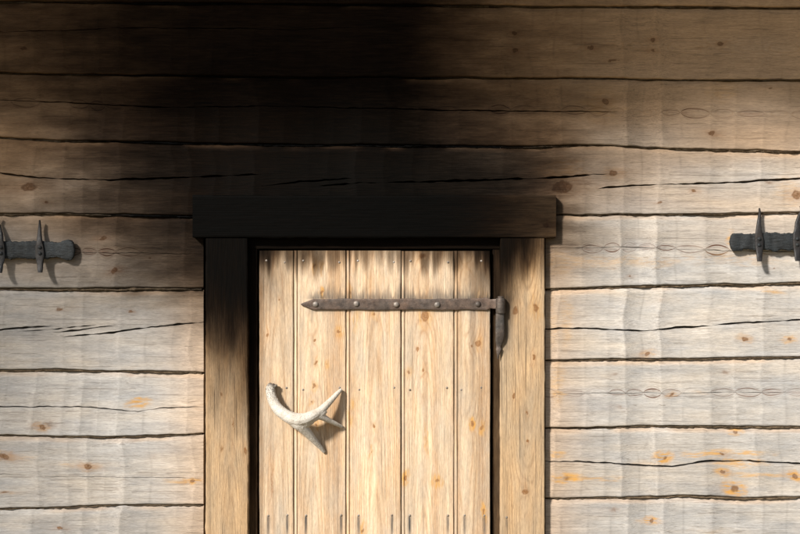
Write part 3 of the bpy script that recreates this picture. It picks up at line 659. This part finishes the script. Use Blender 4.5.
# strap hinge
ys = yd - .004
xs_ = np.concatenate([np.linspace(301, 314, 8), np.linspace(316, 484, 44), np.linspace(486, 503, 9)])
st = []
for x_ in xs_:
    h = 5.5
    if x_ < 314: h = .5 + 5.0*((x_ - 301)/13)**.9
    if x_ > 482: h = np.interp(x_, [482, 486, 490, 503], [5.6, 6.1, 4.4, 5.2])
    h += float(n1(x_, 9, 601))*.6
    yy = ys - float(np.interp(x_, [486, 495, 500, 504], [0, .004, .014, .017]))
    st.append((P3(x_, 304.2 + float(n1(x_, 30, 602))*.8, yy), (0, 0, h*S), (0, .0036, 0)))
strap = sweep('strap_hinge', st, M_strap, door, .02, 5, 16, .35, 'long rusty iron strap hinge with pointed tip')
for k, x_ in enumerate((315.5, 356, 397, 437, 478)):
    lathe('bolt', [(.0084, -.002), (.0088, .001), (.0078, .0036), (.0052, .0052), (.0022, .0059), (.0002, .006)], P3(x_ + (0, .4, -.5, .3, 0)[k], 304.3 + (0, -.5, .3, .4, -.2)[k], ys - .0030), (0, -1, 0), M_bolt if k < 4 else M_dark_iron, door, 14, .05, k)
yk = Y_POST - .012
kc = P3(500.5, 313.5, yk)
lathe('hinge_knuckle', [(.0002, 0), (.013, .0005), (.0142, .003), (.0140, .020), (.0144, .036), (.0136, .043), (.0128, .045), (.0085, .046), (.0088, .050), (.006, .0515), (.0002, .052)], kc, (0, 0, 1), M_dark_iron, door, 18, .02, 9)
pst = []
for (x_, y_, hw, dy) in ((499.8, 313.5, 4.2, 0), (499.8, 318, 4.2, 0), (500, 326, 4.6, .001), (500, 334, 4.7, .002), (499.6, 340, 4.2, .004), (499, 345, 3.0, .007), (498.6, 347, 2.2, .008), (498.8, 349, 2.9, .006), (498.4, 353, 2.0, .006), (498, 356.5, 1.0, .008), (497.8, 359, .3, .01)):
    pst.append((P3(x_, y_, yk + dy), (hw*S, 0, 0), (0, .0075 if y_ < 342 else .005, 0)))
sweep('pintle', pst, M_dark_iron, frame, .03, 6, 14, .6, 'dark iron pintle the strap hinge hangs on')

# antler handle
def catmull(pts, n=10):
    P = [np.array(p, float) for p in pts]; P = [2*P[0] - P[1]] + P + [2*P[-1] - P[-2]]; out = []
    for i in range(1, len(P) - 2):
        for k in range(n):
            t = k/n; a, b, c, d = P[i - 1:i + 3]
            out.append(.5*((2*b) + (c - a)*t + (2*a - 5*b + 4*c - d)*t*t + (3*b - a - 3*c + d)*t**3))
    out.append(P[-2]); return out
def tube(bm, pts, n=12):
    """pts: (x,y,z,r)"""
    prev = None; rings = []
    for i, p in enumerate(pts):
        a = pts[max(0, i - 1)][:3]; b = pts[min(len(pts) - 1, i + 1)][:3]
        t = Vector(b - a).normalized(); u = t.cross(Vector((0, 1, 0.01))).normalized(); w = t.cross(u)
        rings.append([bm.verts.new(Vector(p[:3]) + (u*math.cos(2*math.pi*k/n) + w*math.sin(2*math.pi*k/n))*max(p[3], .0006)) for k in range(n)])
    for r0, r1 in zip(rings, rings[1:]):
        for k in range(n): bm.faces.new((r0[k], r0[(k + 1) % n], r1[(k + 1) % n], r1[k]))
    bm.faces.new(list(reversed(rings[0]))); bm.faces.new(rings[-1])
def apt(px, py, h, rpx): y = yd - h; return (*P3(px, py, y), rpx*S*1.14)
bm = bmesh.new()
main = [apt(272.8, 384.5, .010, 3.2), apt(270.8, 388, .014, 4.3), apt(270.8, 393, .019, 4.4), apt(273, 401, .030, 4.6), apt(278, 409, .042, 4.9), apt(286, 415.5, .052, 5.2), apt(295.5, 419.5, .058, 5.8), apt(304, 419.3, .060, 5.4), apt(312.5, 415.8, .058, 4.7), apt(321, 410.5, .050, 3.7), apt(331, 400.5, .034, 2.7), apt(337, 394, .020, 2.1), apt(341.5, 389.5, .008, 1.5)]
tube(bm, catmull(main, 8))
tube(bm, catmull([apt(312, 415, .056, 5), apt(320, 416, .050, 3.5), apt(329, 420.6, .034, 2.4), apt(336, 424, .020, 1.9), apt(342, 427, .005, 1.5)], 8))
tube(bm, catmull([apt(296, 420, .056, 5.2), apt(300.5, 425, .052, 5.4), apt(307, 432, .040, 4.2), apt(316, 442.5, .022, 2.7), apt(321, 448, .011, 2.1), apt(324.5, 452.5, .003, 1.5)], 8))
tube(bm, catmull([apt(305, 420.5, .056, 5.6), apt(314, 416.5, .053, 4.6), apt(322, 413, .047, 3.6)], 6)); tube(bm, catmull([apt(290, 418, .053, 4.6), apt(298, 423.5, .054, 5.6), apt(305, 428, .046, 4.6)], 6)); tube(bm, catmull([apt(297, 420, .056, 5.5), apt(304, 423.5, .054, 4.4), apt(311, 419, .055, 4.6)], 6)); tube(bm, catmull([apt(316, 414, .054, 4.2), apt(321, 413.5, .050, 3.6), apt(325, 410, .044, 3)], 6))
rr = random.Random(8)
for k in range(16):
    t = rr.uniform(0, 2*math.pi); c = Vector(apt(272.6, 385.3, .012, 1)[:3]) + Vector((math.cos(t)*.0125, math.sin(t)*.009 - .001, rr.uniform(-.004, .004)))
    bmesh.ops.create_icosphere(bm, subdivisions=1, radius=rr.uniform(.0022, .0042), matrix=__import__('mathutils').Matrix.Translation(c))
for k in range(26):                                        # pearled burrs down the inside of the beam
    i = rr.randrange(1, 5); p = main[i]; c = Vector(p[:3]) + Vector((p[3]*rr.uniform(.5, 1.0), rr.uniform(-.006, .006), p[3]*rr.uniform(0, .5)))
    bmesh.ops.create_icosphere(bm, subdivisions=1, radius=rr.uniform(.0014, .0026), matrix=__import__('mathutils').Matrix.Translation(c))
me = bpy.data.meshes.new('antler_handle'); bm.to_mesh(me); bm.free()
ant = link('antler_handle', me, antler_mat(P3(272.8, 383.6, yd - .010)), door, 'bleached three-tined antler used as the door handle')
md = ant.modifiers.new('remesh', 'REMESH'); md.mode = 'VOXEL'; md.voxel_size = .0016; md.use_smooth_shade = True
m2 = ant.modifiers.new('smooth', 'SMOOTH'); m2.factor = .5; m2.iterations = 5

# ------------------------------------------------------------------ iron hook racks on the wall, either side
def hook_rack(label, px_end, py_c, direction, hooks, seed):
    base = Vector(P3(px_end, py_c, 0.0))
    root = thing('hook_rack', label, 'hook rack', base, 'iron hook racks on the log wall')
    L = lambda p: tuple(Vector(p) - base)
    yb = -.014; stt = []
    for i, d in enumerate(np.concatenate([[0, .6, 1.5, 3, 5, 7, 9.5, 12, 14], np.arange(16, 190, 1.6)])):
        k = min(1, (d/2.2)**.5) if d < 2.2 else 1
        h = np.interp(d, [0, 2, 6, 10, 14, 20], [8.2, 9.6, 10.3, 9.6, 8.0, 8.4] if direction < 0 else [6.5, 8.0, 8.7, 8.5, 8.2, 8.2])*k
        h += float(n1(d, 6, seed))*1.2 + float(n1(d, 2.1, seed + 4))*1.1; dz = float(n1(d, 5, seed + 1))*1.0
        stt.append((L(P3(px_end + direction*d, py_c + dz, yb)), (0, 0, max(.3, h)*S), (0, .007*(.8 + .2*k) + float(n1(d, 4, seed + 2))*.003, 0)))
    bar = sweep('bar', stt, M_rack, root, .07, seed, 28, .5)
    for q, (hx, top, bot, lean) in enumerate(hooks):
        mid = py_c; H = []
        for f, hw, dy, dx in ((0, .6, -.010, 1.0), (.08, 1.1, -.012, 1.3), (.16, 1.5, -.012, .6), (.3, 2.2, -.007, .0), (.42, 3.0, .0, .1), (.50, 3.9, 0, 0), (.60, 4.5, 0, 0), (.70, 4.4, 0, 0), (.78, 3.6, .001, 0), (.86, 2.9, .003, .1), (.95, 2.6, .008, .2), (1.0, 2.1, .015, .25)):
            yy = top + (bot - top)*f
            H.append((L(P3(hx + lean*dx + float(n1(f*10, 1.3, seed + q))*.8, yy, yb - .0105 - dy)), (hw*S, 0, 0), (0, .0042, 0)))
        hk = sweep('hook', H, M_hook, root, .04, seed + q, 14, .6)
        for s_ in (-1, 1):
            lathe('rivet', [(.0055, -.002), (.0056, .002), (.0040, .0042), (.0003, .005)], L(P3(hx + .2, mid + s_*3.0 + .3, yb - .0140)), (0, -1, 0), M_rack, hk, 10, .08, q)
    return root
hook_rack('dark iron hook rack on the log wall left of the door', 75, 250, -1, [(39.8, 220, 272.5, .2), (.8, 217, 273, -2.5), (-40, 218, 272, 0), (-82, 219, 272, 0)], 700)
hook_rack('dark iron hook rack on the log wall right of the door', 729.5, 241.6, 1, [(759, 208, 261.5, .4), (797, 206, 261, 3.2), (838, 208, 262, 0), (880, 208, 262, 0)], 720)

# ------------------------------------------------------------------ rest of the cabin, outside the frame
def simple_log(p0, p1, hz, hy, seed):
    p0, p1 = Vector(p0), Vector(p1); t = (p1 - p0).normalized(); w = Vector((-t.y, t.x, 0))
    stt = [(tuple(p0.lerp(p1, i/12) + w*random.Random(seed*31 + i).uniform(-.006, .006)), (0, 0, hz), tuple(w*hy)) for i in range(13)]
    return sweep('log', stt, M_roof, cabin, .02, seed, 16, .4)
k = 0
for c in range(15):
    z = .16 + .2145*c + .10
    for sx in (-1, 1): simple_log((sx*2.5, .19 if False else -.22, z), (sx*2.5, 3.9, z), .104, .075, k); k += 1
    simple_log((-2.75, 3.7, z), (2.75, 3.7, z), .104, .075, k); k += 1
rs_ = random.Random(4)
for i in range(12):
    x = -2.7 + i*.49
    bm = bmesh.new(); bmesh.ops.create_icosphere(bm, subdivisions=3, radius=1)
    sx, sy, sz = rs_.uniform(.22, .27), .16, .13
    for v in bm.verts:
        nz = .88 + .16*math.sin(v.co.x*3.1 + i)*math.cos(v.co.y*2.7 + i*2) + .07*math.sin(v.co.z*6 + i)
        v.co = Vector((x + v.co.x*sx*nz, .08 + v.co.y*sy*nz, .04 + max(-.6, min(.62, v.co.z))*sz*1.0*nz))
    for f in bm.faces: f.smooth = True
    me = bpy.data.meshes.new('foundation_stone'); bm.to_mesh(me); bm.free(); link('foundation_stone', me, M_stone, cabin)
bmbox('threshold', float(PX(236)), float(PX(514)), -.035, .13, .075, Z_SILL - .001, M_roof, cabin, .006)
# roof with a deep overhang over the door wall
EAVE_Y, EAVE_Z, SL = -1.30, 2.99, math.tan(math.radians(20))
RY = 1.85; RZ = EAVE_Z + (RY - EAVE_Y)*SL
def roof_slope(sgn):
    m = bpy.data.meshes.new('roof')
    y0, y1 = (EAVE_Y, RY) if sgn > 0 else (2*RY - EAVE_Y, RY)
    v = []
    for x in (-3.4, 3.4):
        for (y, z) in ((y0, EAVE_Z), (y1, RZ)): v += [(x, y, z), (x, y, z + .03)]
    m.from_pydata(v, [], [(0, 2, 6, 4), (1, 5, 7, 3), (0, 4, 5, 1), (2, 3, 7, 6), (0, 1, 3, 2), (4, 6, 7, 5)]); m.update()
    return link('roof', m, M_roof, cabin)
rf = roof_slope(1); roof_slope(-1)
for i in range(28):                                           # shingle boards, uneven at the eave
    x0 = -3.42 + i*.245; e = rs_.uniform(.0, .07)
    m = bpy.data.meshes.new('roof_board'); y0 = EAVE_Y - .02 - e; z0 = EAVE_Z + (y0 - EAVE_Y)*SL + .034
    y1, z1 = RY, RZ + .034; x1 = x0 + .238
    m.from_pydata([(x0, y0, z0), (x1, y0, z0), (x1, y1, z1), (x0, y1, z1), (x0, y0, z0 + .025), (x1, y0, z0 + .025), (x1, y1, z1 + .025), (x0, y1, z1 + .025)], [],
        [(0, 3, 2, 1), (4, 5, 6, 7), (0, 1, 5, 4), (2, 3, 7, 6), (1, 2, 6, 5), (3, 0, 4, 7)]); m.update()
    link('roof_board', m, M_roof, rf)
for i in range(8):
    x = -3.2 + i*.914
    m = bpy.data.meshes.new('rafter'); y0, y1 = EAVE_Y + .05, RY; z0, z1 = EAVE_Z + .05*SL - .002, RZ - .002
    v = [(x + a, y, z + b) for (y, z) in ((y0, z0), (y1, z1)) for (a, b) in ((-.05, -.12), (.05, -.12), (.05, 0), (-.05, 0))]
    m.from_pydata(v, [], [(0, 1, 2, 3), (7, 6, 5, 4), (0, 4, 5, 1), (1, 5, 6, 2), (2, 6, 7, 3), (3, 7, 4, 0)]); m.update()
    link('rafter', m, M_roof, rf)

# ground
n = 80; g = np.linspace(-1, 1, n); gx = np.sign(g)*np.abs(g)**3*250
X, Yg = np.meshgrid(gx, gx); Zg = n2(X, Yg, 3, 3, 900)*.05*np.clip((np.hypot(X, Yg) - 3)/6, 0, 1) + n2(X, Yg, 40, 40, 901)*1.2*np.clip((np.hypot(X, Yg) - 12)/40, 0, 1)
gr = link('ground', grid_mesh('ground', np.stack([X, Yg, Zg], axis=-1), sharp=0), M_ground); gr['kind'] = 'structure'

# unseen young birch, added in the sun's way to dim the wall's left end
def birch(base, height, cz, rx, rz, n_leaf, seed):
    root = thing('added_shade_birch', 'slim young birch with small leaves, unseen, added to shade the left end of the cabin wall', 'tree', base)
    r = random.Random(seed); bm = bmesh.new()
    trunk = [np.array((.06*math.sin(i*.7), .05*math.cos(i*.9) - .05, height*i/14, .075*(1 - i/15))) for i in range(15)]
    tube(bm, trunk, 10)
    tips = []
    for k in range(26):
        z = cz - rz*.9 + rz*1.8*k/26; a = k*2.4; f = math.sqrt(max(.05, 1 - ((z + .1 - cz)/rz)**2))
        L = rx*f*r.uniform(.75, 1.1); pts = []
        for q in range(6):
            t = q/5; pts.append(np.array((math.cos(a)*L*t, math.sin(a)*L*t, z - .1 + .35*t - .35*t*t, .016*(1 - .85*t)))); tips.append(pts[-1][:3])
        tube(bm, pts, 5)
    me = bpy.data.meshes.new('trunk'); bm.to_mesh(me); bm.free(); link('trunk', me, plain('birch_bark', (.55, .53, .5), (.2, .19, .18), 9), root)
    V = []; F = []
    for k in range(n_leaf):
        c = Vector(r.choice(tips)) + Vector((r.gauss(0, .13), r.gauss(0, .13), r.gauss(0, .15)))
        u = Vector((r.gauss(0, 1), r.gauss(0, 1), r.gauss(0, 1))).normalized(); w = u.orthogonal().normalized()*.019; u = u*.028; i = len(V)
        V += [tuple(c - u), tuple(c + w), tuple(c + u), tuple(c - w)]; F.append((i, i + 1, i + 2, i + 3))
    me = bpy.data.meshes.new('crown'); me.from_pydata(V, [], F); me.update(); link('crown', me, plain('birch_leaf', (.06, .10, .02), (.10, .13, .03), 3), root)
tc_ = Vector((-1.62, 0, 2.02)) + sun_from*4.6
birch((tc_.x, tc_.y, 0), tc_.z + 1.6, tc_.z, .56, 1.05, 5200, 12)
